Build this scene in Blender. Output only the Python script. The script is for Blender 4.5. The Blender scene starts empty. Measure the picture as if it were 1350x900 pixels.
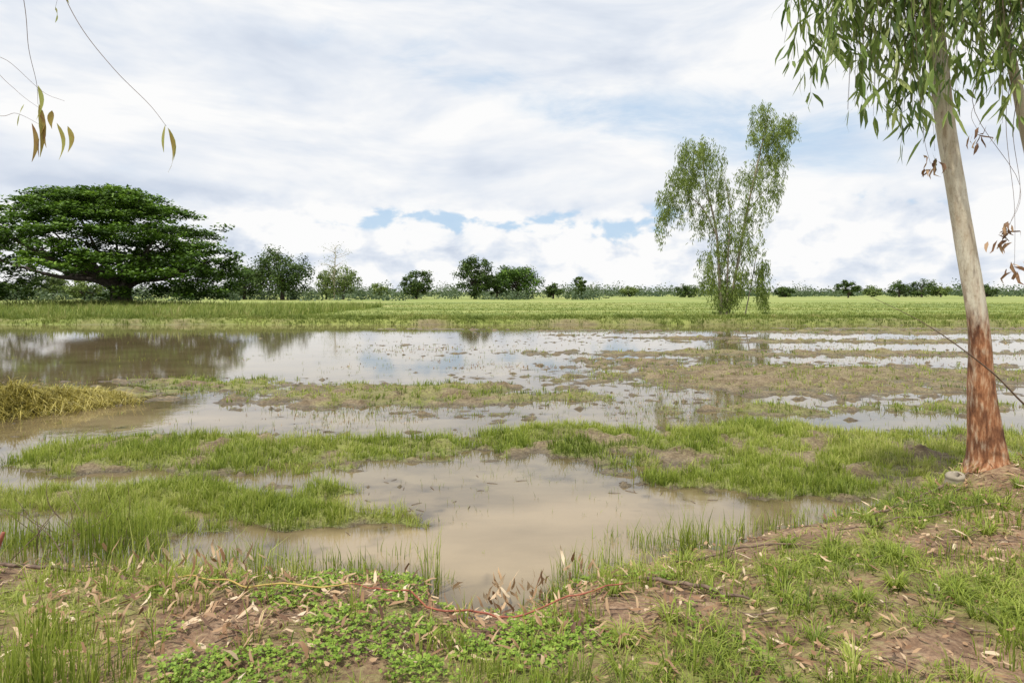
import bpy, math, numpy as np
from mathutils import Vector
rng=np.random.default_rng(7)
C=bpy.context.scene.collection
# ---------------------------------------------------------------- noise
T=np.random.default_rng(3).random((256,256))
def vn(x,y,s=0):
    x=np.asarray(x,float)+s*17.3; y=np.asarray(y,float)+s*31.7
    xi=np.floor(x).astype(int); yi=np.floor(y).astype(int)
    fx=x-xi; fy=y-yi; fx=fx*fx*(3-2*fx); fy=fy*fy*(3-2*fy)
    a=T[xi%256,yi%256]; b=T[(xi+1)%256,yi%256]; c=T[xi%256,(yi+1)%256]; d=T[(xi+1)%256,(yi+1)%256]
    return (a*(1-fx)+b*fx)*(1-fy)+(c*(1-fx)+d*fx)*fy
def fbm(x,y,s=0,o=4):
    r=0;a=.5;t=0
    for i in range(o):
        r=r+a*vn(x,y,s+i); t+=a; a*=.5; x=np.asarray(x)*2.03; y=np.asarray(y)*2.03
    return r/t
def ss(a,b,x):
    t=np.clip((x-a)/(b-a),0,1); return t*t*(3-2*t)
# ---------------------------------------------------------------- mesh helpers
def mk(name,V,F,mat,rnd=None,parent=None,smooth=False,attrs=None):
    V=np.asarray(V,np.float32); F=np.asarray(F,np.int32)
    me=bpy.data.meshes.new(name)
    me.vertices.add(len(V)); me.vertices.foreach_set("co",V.ravel())
    m,k=F.shape
    me.loops.add(m*k); me.loops.foreach_set("vertex_index",F.ravel())
    me.polygons.add(m); me.polygons.foreach_set("loop_start",np.arange(0,m*k,k,dtype=np.int32))
    me.update(calc_edges=True)
    if rnd is not None:
        a=me.attributes.new("rnd",'FLOAT','POINT'); a.data.foreach_set("value",np.asarray(rnd,np.float32))
    for kx,vx in (attrs or {}).items():
        a=me.attributes.new(kx,'FLOAT','POINT'); a.data.foreach_set("value",np.asarray(vx,np.float32).ravel())
    if smooth: me.polygons.foreach_set("use_smooth",np.ones(m,bool))
    me.materials.append(mat); me.validate()
    o=bpy.data.objects.new(name,me); C.objects.link(o)
    if parent: o.parent=parent
    return o
def empty(name,loc=(0,0,0)):
    e=bpy.data.objects.new(name,None); C.objects.link(e); e.empty_display_size=.3; return e
def unit(v): return v/np.maximum(np.linalg.norm(v,axis=-1,keepdims=True),1e-9)
class Acc:
    def __init__(s): s.V=[];s.F=[];s.R=[];s.n=0
    def add(s,V,F,R):
        s.V.append(V);s.F.append(F+s.n);s.R.append(R);s.n+=len(V)
    def make(s,name,mat,parent=None,smooth=False):
        return mk(name,np.concatenate(s.V),np.concatenate(s.F),mat,np.concatenate(s.R),parent,smooth)
def blades(P,h,ang,lean,w,rnd):
    n=len(P); h=np.broadcast_to(h,n); lean=np.broadcast_to(lean,n); w=np.broadcast_to(w,n)
    D=np.stack([np.cos(ang),np.sin(ang),0*ang],1)
    fa=ang+1.57+rng.normal(0,.6,n); S=np.stack([np.cos(fa),np.sin(fa),0*fa],1)
    U=np.array([0,0,1.])
    hh=h[:,None]; ll=lean[:,None]; ww=w[:,None]
    mid=P+U*hh*.58*(1-.12*ll)+D*ll*hh*.25
    tip=P+U*hh*np.clip(1-.42*ll**1.5,.05,1)+D*ll*hh*.85
    V=np.stack([P-S*ww*.5,P+S*ww*.5,mid-S*ww*.42,mid+S*ww*.42,tip],1).reshape(-1,3)
    b=(np.arange(n)*5)[:,None,None]
    F=(b+np.array([[0,1,3],[0,3,2],[2,3,4]])[None]).reshape(-1,3)
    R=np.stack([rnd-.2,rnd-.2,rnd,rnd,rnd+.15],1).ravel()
    return V,F,np.clip(R,0,1)
def leaves(P,D,L,W,rnd,bend=.1,N=None):
    n=len(P); L=np.broadcast_to(L,n)[:,None]; W=np.broadcast_to(W,n)[:,None]
    D=unit(D); r=unit(rng.normal(size=(n,3))); S=unit(np.cross(D,r)) if N is None else unit(np.cross(D,N)); N2=np.cross(S,D)
    bd=rng.normal(0,bend,n)[:,None]*L; sd=rng.normal(0,bend,n)[:,None]*L
    V=np.stack([P,P+D*.3*L-S*W*.5+N2*bd*.4+S*sd*.5,P+D*.3*L+S*W*.5+N2*bd*.4+S*sd*.5,P+D*.68*L-S*W*.36+N2*bd+S*sd*.6,P+D*.68*L+S*W*.36+N2*bd+S*sd*.6,P+D*L+N2*bd*.5],1).reshape(-1,3)
    b=(np.arange(n)*6)[:,None,None]
    F=(b+np.array([[0,2,1],[1,2,4],[1,4,3],[3,4,5]])[None]).reshape(-1,3)
    return V,F,np.repeat(np.clip(rnd,0,1),6)
def cards(P,N,s,asp,rnd):
    n=len(P); s=np.broadcast_to(s,n)[:,None]
    N=unit(N); r=unit(rng.normal(size=(n,3))); A=unit(np.cross(N,r)); B=np.cross(N,A)
    V=np.stack([P-A*s*.5,P+B*s*.5*asp,P+A*s*.5,P-B*s*.5*asp],1).reshape(-1,3)
    b=(np.arange(n)*4)[:,None,None]
    F=np.concatenate([b+np.array([[0,1,2]]),b+np.array([[0,2,3]])],1).reshape(-1,3)
    return V,F,np.repeat(np.clip(rnd,0,1),4)
def smooth_path(pts,rad,n=12):
    pts=np.array(pts,float); rad=np.array(rad,float); k=len(pts)
    ext=np.vstack([2*pts[0]-pts[1],pts,2*pts[-1]-pts[-2]])
    out=[];ro=[]
    for i in range(k-1):
        p0,p1,p2,p3=ext[i:i+4]
        for t in np.linspace(0,1,n,endpoint=False):
            out.append(.5*((2*p1)+(-p0+p2)*t+(2*p0-5*p1+4*p2-p3)*t*t+(-p0+3*p1-3*p2+p3)*t**3)); ro.append(rad[i]*(1-t)+rad[i+1]*t)
    out.append(pts[-1]); ro.append(rad[-1])
    return np.array(out),np.array(ro)
def tube(path,rad,sides=8,rnd=.5,rough=0.0):
    path=np.asarray(path,float); m=len(path)
    tg=unit(np.gradient(path,axis=0)); ref=np.array([.13,.97,.21]) 
    if abs(tg[:,1]).mean()>.8: ref=np.array([.97,.1,.2])
    A=unit(np.cross(tg,ref)); B=np.cross(tg,A)
    a=np.linspace(0,2*np.pi,sides,endpoint=False)
    rr=np.asarray(rad)[:,None]*(1+rough*(fbm(np.tile(np.cos(a)*1.5+5,(m,1))+rnd*9,np.tile(path[:,2:3]*1.2,(1,sides))+np.sin(a)*1.5,2)-.5)*2)
    V=(path[:,None]+A[:,None]*(np.cos(a)*rr)[...,None]+B[:,None]*(np.sin(a)*rr)[...,None]).reshape(-1,3)
    i=np.arange(m-1)[:,None]*sides; j=np.arange(sides)[None]; j2=(j+1)%sides
    q=np.stack([i+j,i+j2,i+sides+j2,i+sides+j],-1).reshape(-1,4)
    F=np.concatenate([q[:,[0,1,2]],q[:,[0,2,3]]])
    cap=np.array([[ (m-1)*sides,(m-1)*sides+t,(m-1)*sides+t+1] for t in range(1,sides-1)])
    return V,np.concatenate([F,cap]),np.full(len(V),rnd)
# ---------------------------------------------------------------- materials
def newmat(name):
    m=bpy.data.materials.new(name); m.use_nodes=True; nt=m.node_tree; nt.nodes.clear()
    return m,nt,nt.nodes,nt.links
def ramp(nd,cols,interp='LINEAR'):
    r=nd.new('ShaderNodeValToRGB'); r.color_ramp.interpolation=interp; e=r.color_ramp.elements
    while len(e)<len(cols): e.new(.5)
    for i,(p,c) in enumerate(cols): e[i].position=p; e[i].color=(*c,1)
    return r
def leafmat(name,cols,tr=.3,rough=.55,spec=.3):
    m,nt,nd,lk=newmat(name)
    at=nd.new('ShaderNodeAttribute'); at.attribute_name='rnd'
    r=ramp(nd,[(i/(len(cols)-1),c) for i,c in enumerate(cols)]); lk.new(at.outputs['Fac'],r.inputs[0])
    p=nd.new('ShaderNodeBsdfPrincipled'); p.inputs['Roughness'].default_value=rough; p.inputs['Specular IOR Level'].default_value=spec
    lk.new(r.outputs[0],p.inputs['Base Color'])
    t=nd.new('ShaderNodeBsdfTranslucent'); lk.new(r.outputs[0],t.inputs[0])
    mx=nd.new('ShaderNodeMixShader'); mx.inputs[0].default_value=tr
    lk.new(p.outputs[0],mx.inputs[1]); lk.new(t.outputs[0],mx.inputs[2])
    o=nd.new('ShaderNodeOutputMaterial'); lk.new(mx.outputs[0],o.inputs[0]); return m
def barkmat(name,c1,c2,sc=6,zs=.25,bump=.3):
    m,nt,nd,lk=newmat(name)
    tc=nd.new('ShaderNodeTexCoord'); mp=nd.new('ShaderNodeMapping'); mp.inputs['Scale'].default_value=(1,1,zs); lk.new(tc.outputs['Object'],mp.inputs[0])
    n=nd.new('ShaderNodeTexNoise'); n.inputs['Scale'].default_value=sc; n.inputs['Detail'].default_value=4; lk.new(mp.outputs[0],n.inputs[0])
    r=ramp(nd,[(.3,c1),(.7,c2)]); lk.new(n.outputs[0],r.inputs[0])
    p=nd.new('ShaderNodeBsdfPrincipled'); p.inputs['Roughness'].default_value=.85; lk.new(r.outputs[0],p.inputs['Base Color'])
    b=nd.new('ShaderNodeBump'); b.inputs['Strength'].default_value=bump; b.inputs['Distance'].default_value=.02; lk.new(n.outputs[0],b.inputs['Height']); lk.new(b.outputs[0],p.inputs['Normal'])
    o=nd.new('ShaderNodeOutputMaterial'); lk.new(p.outputs[0],o.inputs[0]); return m
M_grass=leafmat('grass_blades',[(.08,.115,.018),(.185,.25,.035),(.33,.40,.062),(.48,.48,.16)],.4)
M_grassfar=leafmat('grass_far',[(.11,.155,.028),(.19,.25,.05),(.28,.32,.08),(.40,.37,.16)],.3)
M_clover=leafmat('clover',[(.10,.18,.02),(.20,.31,.035),(.35,.45,.08)],.3)
M_straw=leafmat('straw',[(.17,.15,.03),(.36,.31,.06),(.52,.45,.13),(.62,.55,.25)],.25)
M_dry=leafmat('dry_leaves',[(.12,.065,.04),(.28,.16,.085),(.50,.35,.21),(.68,.56,.40)],.2)
M_rain=leafmat('rain_tree_leaves',[(.014,.032,.005),(.042,.09,.009),(.10,.19,.018),(.19,.31,.035)],.25)
M_broad=leafmat('broadleaf_leaves',[(.025,.05,.010),(.06,.105,.018),(.13,.19,.04)],.28)
M_light=leafmat('light_leaves',[(.08,.12,.03),(.16,.22,.055),(.28,.34,.11)],.3)
M_disthaze=leafmat('distant_leaves_hazed',[(.045,.08,.042),(.08,.12,.058),(.13,.17,.085)],.25)  # distance haze put into the leaf colour: lighter and bluer greens
M_euc=leafmat('eucalyptus_leaves',[(.06,.11,.022),(.15,.23,.045),(.26,.35,.085),(.40,.46,.17)],.42,.42,.5)
M_eucfar=leafmat('eucalyptus_far_leaves',[(.10,.145,.03),(.18,.245,.045),(.29,.36,.10)],.4)
M_deadleaf=leafmat('hanging_leaves',[(.24,.13,.05),(.34,.28,.07),(.32,.36,.10)],.35)
M_darkbark=barkmat('dark_bark',(.03,.022,.018),(.08,.06,.05))
M_greybark=barkmat('grey_bark',(.16,.13,.10),(.32,.28,.21))
M_palebark=barkmat('pale_bark',(.30,.25,.17),(.55,.49,.37))
M_twig=barkmat('twig_bark',(.08,.05,.035),(.2,.14,.10),20)
M_red=barkmat('red_stem',(.20,.055,.035),(.36,.12,.075),20,1)
M_yel=barkmat('yellow_stem',(.32,.22,.06),(.48,.36,.11),20,1)
def trunkmat():
    m,nt,nd,lk=newmat('eucalyptus_bark')
    tc=nd.new('ShaderNodeTexCoord')
    sp=nd.new('ShaderNodeSeparateXYZ'); lk.new(tc.outputs['Object'],sp.inputs[0])
    def noise(sc,mp,det=6):
        a=nd.new('ShaderNodeMapping'); a.inputs['Scale'].default_value=mp; lk.new(tc.outputs['Object'],a.inputs[0])
        n=nd.new('ShaderNodeTexNoise'); n.inputs['Scale'].default_value=sc; n.inputs['Detail'].default_value=det; n.inputs['Roughness'].default_value=.62; lk.new(a.outputs[0],n.inputs[0]); return n
    n1=noise(11,(1,1,.18)); n2=noise(26,(1,1,.22)); n3=noise(3,(1.5,1.5,.6)); n4=noise(60,(1,1,.5),4); n5=noise(7,(1,1,.5),4)
    pale=ramp(nd,[(.28,(.32,.25,.17)),(.42,(.50,.44,.33)),(.6,(.62,.58,.47))]); lk.new(n1.outputs[0],pale.inputs[0])
    red=ramp(nd,[(.28,(.06,.028,.016)),(.40,(.22,.09,.04)),(.54,(.38,.18,.085)),(.66,(.50,.29,.16)),(.80,(.58,.42,.27))]); lk.new(n2.outputs[0],red.inputs[0])
    rd=nd.new('ShaderNodeMix'); rd.data_type='RGBA'; rd.blend_type='MULTIPLY'; rd.inputs[0].default_value=1; r5=ramp(nd,[(.38,(.42,.36,.33)),(.58,(1.1,1.05,1))]); lk.new(n5.outputs[0],r5.inputs[0]); lk.new(red.outputs[0],rd.inputs[6]); lk.new(r5.outputs[0],rd.inputs[7])
    a=nd.new('ShaderNodeMath'); a.operation='MULTIPLY_ADD'; lk.new(n3.outputs[0],a.inputs[0]); a.inputs[1].default_value=1.5; lk.new(sp.outputs[2],a.inputs[2])
    b=nd.new('ShaderNodeMapRange'); b.inputs['From Min'].default_value=2.35; b.inputs['From Max'].default_value=2.95; lk.new(a.outputs[0],b.inputs[0])
    n2b=nd.new('ShaderNodeMath'); n2b.operation='MULTIPLY_ADD'; lk.new(n2.outputs[0],n2b.inputs[0]); n2b.inputs[1].default_value=2.4; n2b.inputs[2].default_value=-1.2
    c=nd.new('ShaderNodeMath'); c.operation='ADD'; c.use_clamp=True; lk.new(b.outputs[0],c.inputs[0]); lk.new(n2b.outputs[0],c.inputs[1])
    mx=nd.new('ShaderNodeMix'); mx.data_type='RGBA'; lk.new(c.outputs[0],mx.inputs[0]); lk.new(rd.outputs[2],mx.inputs[6]); lk.new(pale.outputs[0],mx.inputs[7])
    fl=nd.new('ShaderNodeMix'); fl.data_type='RGBA'; fl.blend_type='MULTIPLY'; fl.inputs[0].default_value=1
    fr=ramp(nd,[(.3,(.7,.66,.6)),(.45,(1,1,1))]); lk.new(n4.outputs[0],fr.inputs[0]); lk.new(mx.outputs[2],fl.inputs[6]); lk.new(fr.outputs[0],fl.inputs[7])
    p=nd.new('ShaderNodeBsdfPrincipled'); p.inputs['Roughness'].default_value=.8; lk.new(fl.outputs[2],p.inputs['Base Color'])
    bp=nd.new('ShaderNodeBump'); bp.inputs['Strength'].default_value=.8; bp.inputs['Distance'].default_value=.02; lk.new(n2.outputs[0],bp.inputs['Height']); lk.new(bp.outputs[0],p.inputs['Normal'])
    o=nd.new('ShaderNodeOutputMaterial'); lk.new(p.outputs[0],o.inputs[0]); return m
M_trunk=trunkmat()
def groundmat():
    m,nt,nd,lk=newmat('ground_soil')
    g=nd.new('ShaderNodeNewGeometry'); sp=nd.new('ShaderNodeSeparateXYZ'); lk.new(g.outputs['Position'],sp.inputs[0])
    def noise(sc,det=6,mp=(1,1,1)):
        a=nd.new('ShaderNodeMapping'); a.inputs['Scale'].default_value=mp; lk.new(g.outputs['Position'],a.inputs[0])
        n=nd.new('ShaderNodeTexNoise'); n.inputs['Scale'].default_value=sc; n.inputs['Detail'].default_value=det; n.inputs['Roughness'].default_value=.65; lk.new(a.outputs[0],n.inputs[0]); return n
    def attr(n):
        a=nd.new('ShaderNodeAttribute'); a.attribute_name=n; return a.outputs['Fac']
    def mix(f,a,b):
        x=nd.new('ShaderNodeMix'); x.data_type='RGBA'
        if isinstance(f,float): x.inputs[0].default_value=f
        else: lk.new(f,x.inputs[0])
        lk.new(a,x.inputs[6]); lk.new(b,x.inputs[7]); return x.outputs[2]
    nf=noise(24,5); nm=noise(1.3,4); nl=noise(.05,6,(.5,1.6,1)); ns=noise(2.5,4)
    mud=ramp(nd,[(.30,(.11,.085,.045)),(.5,(.195,.15,.09)),(.70,(.32,.255,.165))]); lk.new(nf.outputs[0],mud.inputs[0])
    soil=ramp(nd,[(.30,(.13,.075,.045)),(.5,(.26,.165,.10)),(.70,(.42,.30,.20))]); lk.new(nf.outputs[0],soil.inputs[0])
    sdk=ramp(nd,[(.32,(.5,.44,.38)),(.6,(1.05,1.05,1.05))]); lk.new(ns.outputs[0],sdk.inputs[0])
    b0=mix(attr('soil'),mud.outputs[0],soil.outputs[0])
    bm=nd.new('ShaderNodeMix'); bm.data_type='RGBA'; bm.blend_type='MULTIPLY'; bm.inputs[0].default_value=1; lk.new(b0,bm.inputs[6]); lk.new(sdk.outputs[0],bm.inputs[7]); base=bm.outputs[2]
    wet=nd.new('ShaderNodeMapRange'); wet.inputs['From Min'].default_value=.0; wet.inputs['From Max'].default_value=.05; lk.new(sp.outputs[2],wet.inputs[0])
    wm=nd.new('ShaderNodeMix'); wm.data_type='RGBA'; wm.blend_type='MULTIPLY'; wm.inputs[0].default_value=1
    wr=ramp(nd,[(0,(.5,.5,.48)),(1,(1,1,1))]); lk.new(wet.outputs[0],wr.inputs[0]); lk.new(base,wm.inputs[6]); lk.new(wr.outputs[0],wm.inputs[7])
    gn=ramp(nd,[(.3,(.12,.155,.03)),(.5,(.20,.24,.045)),(.7,(.28,.30,.08))]); lk.new(nm.outputs[0],gn.inputs[0])
    gl=ramp(nd,[(.32,(.125,.18,.036)),(.45,(.19,.25,.05)),(.56,(.26,.30,.075)),(.70,(.36,.33,.14))]); lk.new(nl.outputs[0],gl.inputs[0])
    grn=mix(attr('far'),gn.outputs[0],gl.outputs[0])
    gf=nd.new('ShaderNodeMath'); gf.operation='MULTIPLY_ADD'; lk.new(nf.outputs[0],gf.inputs[0]); gf.inputs[1].default_value=1.6; gf.inputs[2].default_value=-.8
    ga=nd.new('ShaderNodeMath'); ga.operation='ADD'; ga.use_clamp=True; lk.new(gf.outputs[0],ga.inputs[0]); lk.new(attr('green'),ga.inputs[1])
    col=mix(ga.outputs[0],wm.outputs[2],grn)
    p=nd.new('ShaderNodeBsdfPrincipled'); lk.new(col,p.inputs['Base Color'])
    rr=nd.new('ShaderNodeMapRange'); rr.inputs['From Max'].default_value=.05; rr.inputs['To Min'].default_value=.3; rr.inputs['To Max'].default_value=.9; lk.new(sp.outputs[2],rr.inputs[0]); lk.new(rr.outputs[0],p.inputs['Roughness'])
    b=nd.new('ShaderNodeBump'); b.inputs['Strength'].default_value=1; b.inputs['Distance'].default_value=.035; lk.new(nf.outputs[0],b.inputs['Height']); lk.new(b.outputs[0],p.inputs['Normal'])
    o=nd.new('ShaderNodeOutputMaterial'); lk.new(p.outputs[0],o.inputs[0]); return m
M_ground=groundmat()
def watermat():
    m,nt,nd,lk=newmat('muddy_water')
    g=nd.new('ShaderNodeNewGeometry')
    def noise(sc,det=4,mp=(1,1,1)):
        a=nd.new('ShaderNodeMapping'); a.inputs['Scale'].default_value=mp; lk.new(g.outputs['Position'],a.inputs[0])
        n=nd.new('ShaderNodeTexNoise'); n.inputs['Scale'].default_value=sc; n.inputs['Detail'].default_value=det; lk.new(a.outputs[0],n.inputs[0]); return n
    n1=noise(.9,5,(.6,1.4,1)); n2=noise(4,3); n3=noise(22,2)
    def attr(n):
        a=nd.new('ShaderNodeAttribute'); a.attribute_name=n; return a.outputs['Fac']
    def mix(f,a,b):
        x=nd.new('ShaderNodeMix'); x.data_type='RGBA'; lk.new(f,x.inputs[0]); lk.new(a,x.inputs[6]); lk.new(b,x.inputs[7]); return x.outputs[2]
    clear=ramp(nd,[(.3,(.11,.085,.045)),(.7,(.17,.135,.072))]); lk.new(n1.outputs[0],clear.inputs[0])
    silt=ramp(nd,[(.34,(.185,.14,.078)),(.62,(.27,.208,.122))]); lk.new(n1.outputs[0],silt.inputs[0])
    sh=ramp(nd,[(.35,(.06,.045,.025)),(.65,(.14,.105,.058))]); lk.new(n2.outputs[0],sh.inputs[0])
    deep=mix(attr('silt'),clear.outputs[0],silt.outputs[0])
    mr=nd.new('ShaderNodeMapRange'); mr.inputs['From Min'].default_value=.0; mr.inputs['From Max'].default_value=.07; lk.new(attr('depth'),mr.inputs[0])
    col=mix(mr.outputs[0],sh.outputs[0],deep)
    p=nd.new('ShaderNodeBsdfPrincipled'); p.inputs['Roughness'].default_value=.03; p.inputs['IOR'].default_value=1.62; lk.new(col,p.inputs['Base Color'])
    b=nd.new('ShaderNodeBump'); b.inputs['Strength'].default_value=.12; b.inputs['Distance'].default_value=.008; lk.new(n2.outputs[0],b.inputs['Height'])
    b2=nd.new('ShaderNodeBump'); b2.inputs['Strength'].default_value=.08; b2.inputs['Distance'].default_value=.003; lk.new(n3.outputs[0],b2.inputs['Height']); lk.new(b.outputs[0],b2.inputs['Normal']); lk.new(b2.outputs[0],p.inputs['Normal'])
    o=nd.new('ShaderNodeOutputMaterial'); lk.new(p.outputs[0],o.inputs[0]); return m
M_water=watermat()
# ---------------------------------------------------------------- terrain
EX=[-14,-3,-1.2,-.66,-.52,-.2,.12,.34,.6,1.1,2.7,4.2,5.4,6.9,14]
EY=[5.1,4.95,4.85,4.75,4.38,4.22,4.25,4.55,4.8,5.1,5.85,6.6,7.6,8.4,9.8]
ISL=[(-1.9,13.4,3.8,1.5,.17,.55),(.9,13.2,1.3,.8,.12,.45),
     (7.0,16.2,5.0,2.6,.19,.22),(4.2,19.5,2.6,1.6,.14,.15),(12,17,3.5,1.6,.14,.3),
     (-3.7,8.7,2.8,.85,.18,1.0),(-5.6,8.2,1.4,.6,.15,.9),(-1.5,8.9,.9,.6,.13,.7),
     (.9,9.4,1.6,.7,.18,1.0),(3.6,8.8,2.4,1.35,.19,.95),(3.2,7.4,1.7,.7,.18,.95),(5.0,8.0,1.3,.9,.17,1.0),(2.0,8.1,.9,.6,.12,.6),
     (-4.0,6.6,1.9,.50,.16,.95),(-2.0,6.4,1.1,.42,.17,1.0),(-5.8,6.4,1.2,.6,.15,.9),(-3.3,5.7,1.2,.35,.11,.8),(-.9,6.9,.6,.25,.08,.5),
     (7.5,9.4,1.8,.9,.14,.7),(8,12,2.2,.7,.11,.6),(4.5,11.5,2.5,.5,.10,.6),(-.5,11.0,2.0,.35,.09,.6),(1.5,16.5,2.5,.5,.10,.4),
     (10,22.5,10,.9,.14,.35),(1.5,23.5,3,.5,.10,.3),(17,28,12,.9,.14,.35),(8,30,5,.6,.11,.3),(22,34,14,1.0,.14,.4),(4,36,6,.6,.10,.4),(26,38,12,.8,.13,.5),
     (-7.0,14.5,2.6,2.0,.11,.7),(-9.4,12,1.0,2.3,.15,.7),(-14,30,5,.5,.09,.5),(-3,26,5,.4,.08,.4),(-6,37,9,.5,.09,.5),(3,32,4,.4,.08,.4)]
def edge(x): return np.interp(x,EX,EY)+.22*(fbm(x*2.3,x*0+3,5)-.5)
def fields(x,y):
    x=np.asarray(x,float); y=np.asarray(y,float)
    sc=.5+.05*np.minimum(y,30)
    wx=x+1.6*(fbm(x*.5,y*.8,11)-.5)+.9*(fbm(x*1.7,y*2.2,13)-.5); wy=y+sc*1.1*(fbm(x*.55,y*.9,12)-.5)+sc*.9*(fbm(x*1.6,y*2.4,14)-.5)
    isl=0*x; gr=0*x; gw=1e-4+0*x
    for cx,cy,rx,ry,a,g in ISL:
        q=((wx-cx)/rx)**2+((wy-cy)/ry)**2; f=np.exp(-q*.85)
        isl=np.maximum(isl,a*f); gr+=g*f*f; gw+=f*f
    patch=fbm(x*1.5,y*2.4,21)
    isl=isl*(.45+1.1*patch)
    grn=gr/np.maximum(gw,.05)*ss(.045,.10,isl)
    left=ss(-3.5,-6.5,x+.2*(y-20))*ss(15,18,y)
    mid=ss(9,12,y)*(1-left)
    big=fbm(x*.45,y*1.1,20)-.5; fine=fbm(x*3.4,y*4.2,30)-.5; f2=fbm(x*1.1,y*2.6,31)-.5
    pad=-.080+isl+.08*big+(.135+.03*mid)*fine+.10*mid*f2+.3*np.clip(vn(x*5.5,y*6.5,40)-.76,0,1)*ss(.0,.05,isl+.02+.02*mid)
    pad=pad-.06*left-.06*np.exp(-(((x-.1)/1.0)**2+((y-6.)/1.3)**2))
    e=edge(x); d=e-y
    rise=.40+.10*ss(3,6,x)
    nb=rise*(1-np.exp(-np.clip(d,0,50)/.85))+.09*(fbm(x*1.3,y*1.3,50)-.5)*ss(0,.6,d)+.07*(fbm(x*5,y*5,51)-.5)
    z=np.where(d>0,nb,0); k=ss(-.35,.05,d); z=nb*k+pad*(1-k)
    z=z+.14*np.exp(-((x-4.9)**2+(y-6.35)**2)/.45)
    yy=y+1.6*(fbm(x*.25,y*.1,60)-.5)+.7*(fbm(x*1.5,y*.5,64)-.5)
    fb=ss(42.1,43.1,yy)
    field=.32+.12*(fbm(x*.12,y*.2,61)-.5)+.12*(fbm(x*1.,y*1.,62)-.5)+.12*np.exp(-((y-44.2)/.7)**2)+.12*np.exp(-((y-62)/1.2)**2)
    z=z*(1-fb)+field*fb
    pat=fbm(x*1.25,y*1.6,70)
    bankg=np.clip(.13+2.6*(pat-.43)+.22*ss(1,4,x),0,1)*(1-.85*np.exp(-((x-4.9)**2+(y-6.0)**2)/.8))
    g=np.clip(grn*ss(.26,.50,fbm(x*1.8,y*2.4,71)),0,1)*(1-k)+bankg*k
    fb2=ss(41.9,42.5,yy)
    fg=np.clip(.50+2.4*(fbm(x*.35,y*.5,63)-.42)-.15*ss(-20,5,x),.12,1); fg=np.maximum(fg,ss(42.7,43.6,yy))
    g=g*(1-fb2)+fb2*fg
    return z,g,k,fb2
def H(x,y): return fields(x,y)[0]
ys=np.concatenate([np.linspace(-25,1.5,24,endpoint=False),np.linspace(1.5,8,250,endpoint=False),np.geomspace(8,46,400,endpoint=False),np.geomspace(46,4000,110)])
s=np.linspace(-1,1,640)
def grid(ys):
    w=8+1.2*np.clip(ys,0,None); X=w[:,None]*s[None]; Y=np.repeat(ys[:,None],len(s),1)
    n,m=X.shape; i=np.arange(n-1)[:,None]*m; j=np.arange(m-1)[None]
    F=np.stack([i+j,i+j+1,i+m+j+1,i+m+j],-1).reshape(-1,4); return X,Y,F
X,Y,F=grid(ys); Z,G,K,FB=fields(X,Y)
mk('ground',np.stack([X,Y,Z],-1).reshape(-1,3),F,M_ground,smooth=True,attrs={'green':G*.9-.13+.18*FB,'soil':K,'far':ss(40,46,Y)})
yw=ys[(ys>3.3)&(ys<46)]
X,Y,F=grid(yw); Z2=fields(X,Y)[0]
silt=np.clip(np.exp(-(((X-.2)/2.8)**2+((Y-5.6)/1.5)**2))*1.3+.8*np.exp(-(((X+6)/2.0)**2+((Y-10.5)/1.3)**2))+.6*(fbm(X*.4,Y*.6,77)-.45),0,1)
mk('water',np.stack([X,Y,0*X],-1).reshape(-1,3),F,M_water,smooth=True,attrs={'depth':-Z2,'silt':silt})
# ---------------------------------------------------------------- grass
acc=Acc()
def scatter(n,x0,x1,y0,y1,hr,per,wd,gthr=.0,power=1.0,spread=.03,leanr=(.2,.9),rb=.5,fan=False,zmin=-.02,a=None,mask=None):
    a=a or acc
    u=rng.random(n); y=y0*(y1/y0)**u if fan else y0+(y1-y0)*u
    x=(rng.random(n)*2-1)*(.86*y+.8) if fan else x0+(x1-x0)*rng.random(n)
    z,g,k,fb=fields(x,y)
    p=np.clip((g-gthr)/(1-gthr),0,1)**power
    ok=(rng.random(n)<p)&(z>zmin)
    if mask is not None: ok&=mask(x,y,z)
    x,y,z,g=x[ok],y[ok],z[ok],g[ok]
    tone=fbm(x*.8,y*.8,80); hs=.35+1.3*fbm(x*1.7,y*1.9,81)
    P=np.repeat(np.stack([x,y,z-.01],1),per,0); m=len(P)
    ang=rng.random(m)*6.283; off=spread*np.sqrt(rng.random(m))
    P[:,0]+=np.cos(ang)*off; P[:,1]+=np.sin(ang)*off
    h=(hr[0]+(hr[1]-hr[0])*rng.random(m))*np.repeat(hs*(.7+.6*rng.random(len(x))),per)
    ln=leanr[0]+(leanr[1]-leanr[0])*rng.random(m)
    a.add(*blades(P,h,ang,ln,wd*(.7+.6*rng.random(m)),np.clip(rb+1.1*(np.repeat(tone+.25*rng.random(len(x))-.12,per)-.5)+rng.normal(0,.16,m),0,1)))
nearm=lambda x,y,z:(y<edge(x)+.1)
farm=lambda x,y,z:(y>edge(x)+.1)
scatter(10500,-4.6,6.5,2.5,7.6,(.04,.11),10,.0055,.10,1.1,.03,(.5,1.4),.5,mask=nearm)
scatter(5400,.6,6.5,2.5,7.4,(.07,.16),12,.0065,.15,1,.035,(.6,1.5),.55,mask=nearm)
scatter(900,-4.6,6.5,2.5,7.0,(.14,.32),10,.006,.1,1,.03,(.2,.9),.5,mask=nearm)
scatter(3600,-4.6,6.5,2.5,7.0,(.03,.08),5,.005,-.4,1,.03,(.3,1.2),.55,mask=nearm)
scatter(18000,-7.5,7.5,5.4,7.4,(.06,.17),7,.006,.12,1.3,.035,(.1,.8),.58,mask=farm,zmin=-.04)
scatter(23000,-9,9.5,7.3,10.8,(.06,.18),6,.008,.12,1.3,.045,(.1,.8),.60,mask=farm,zmin=-.04)
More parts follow.
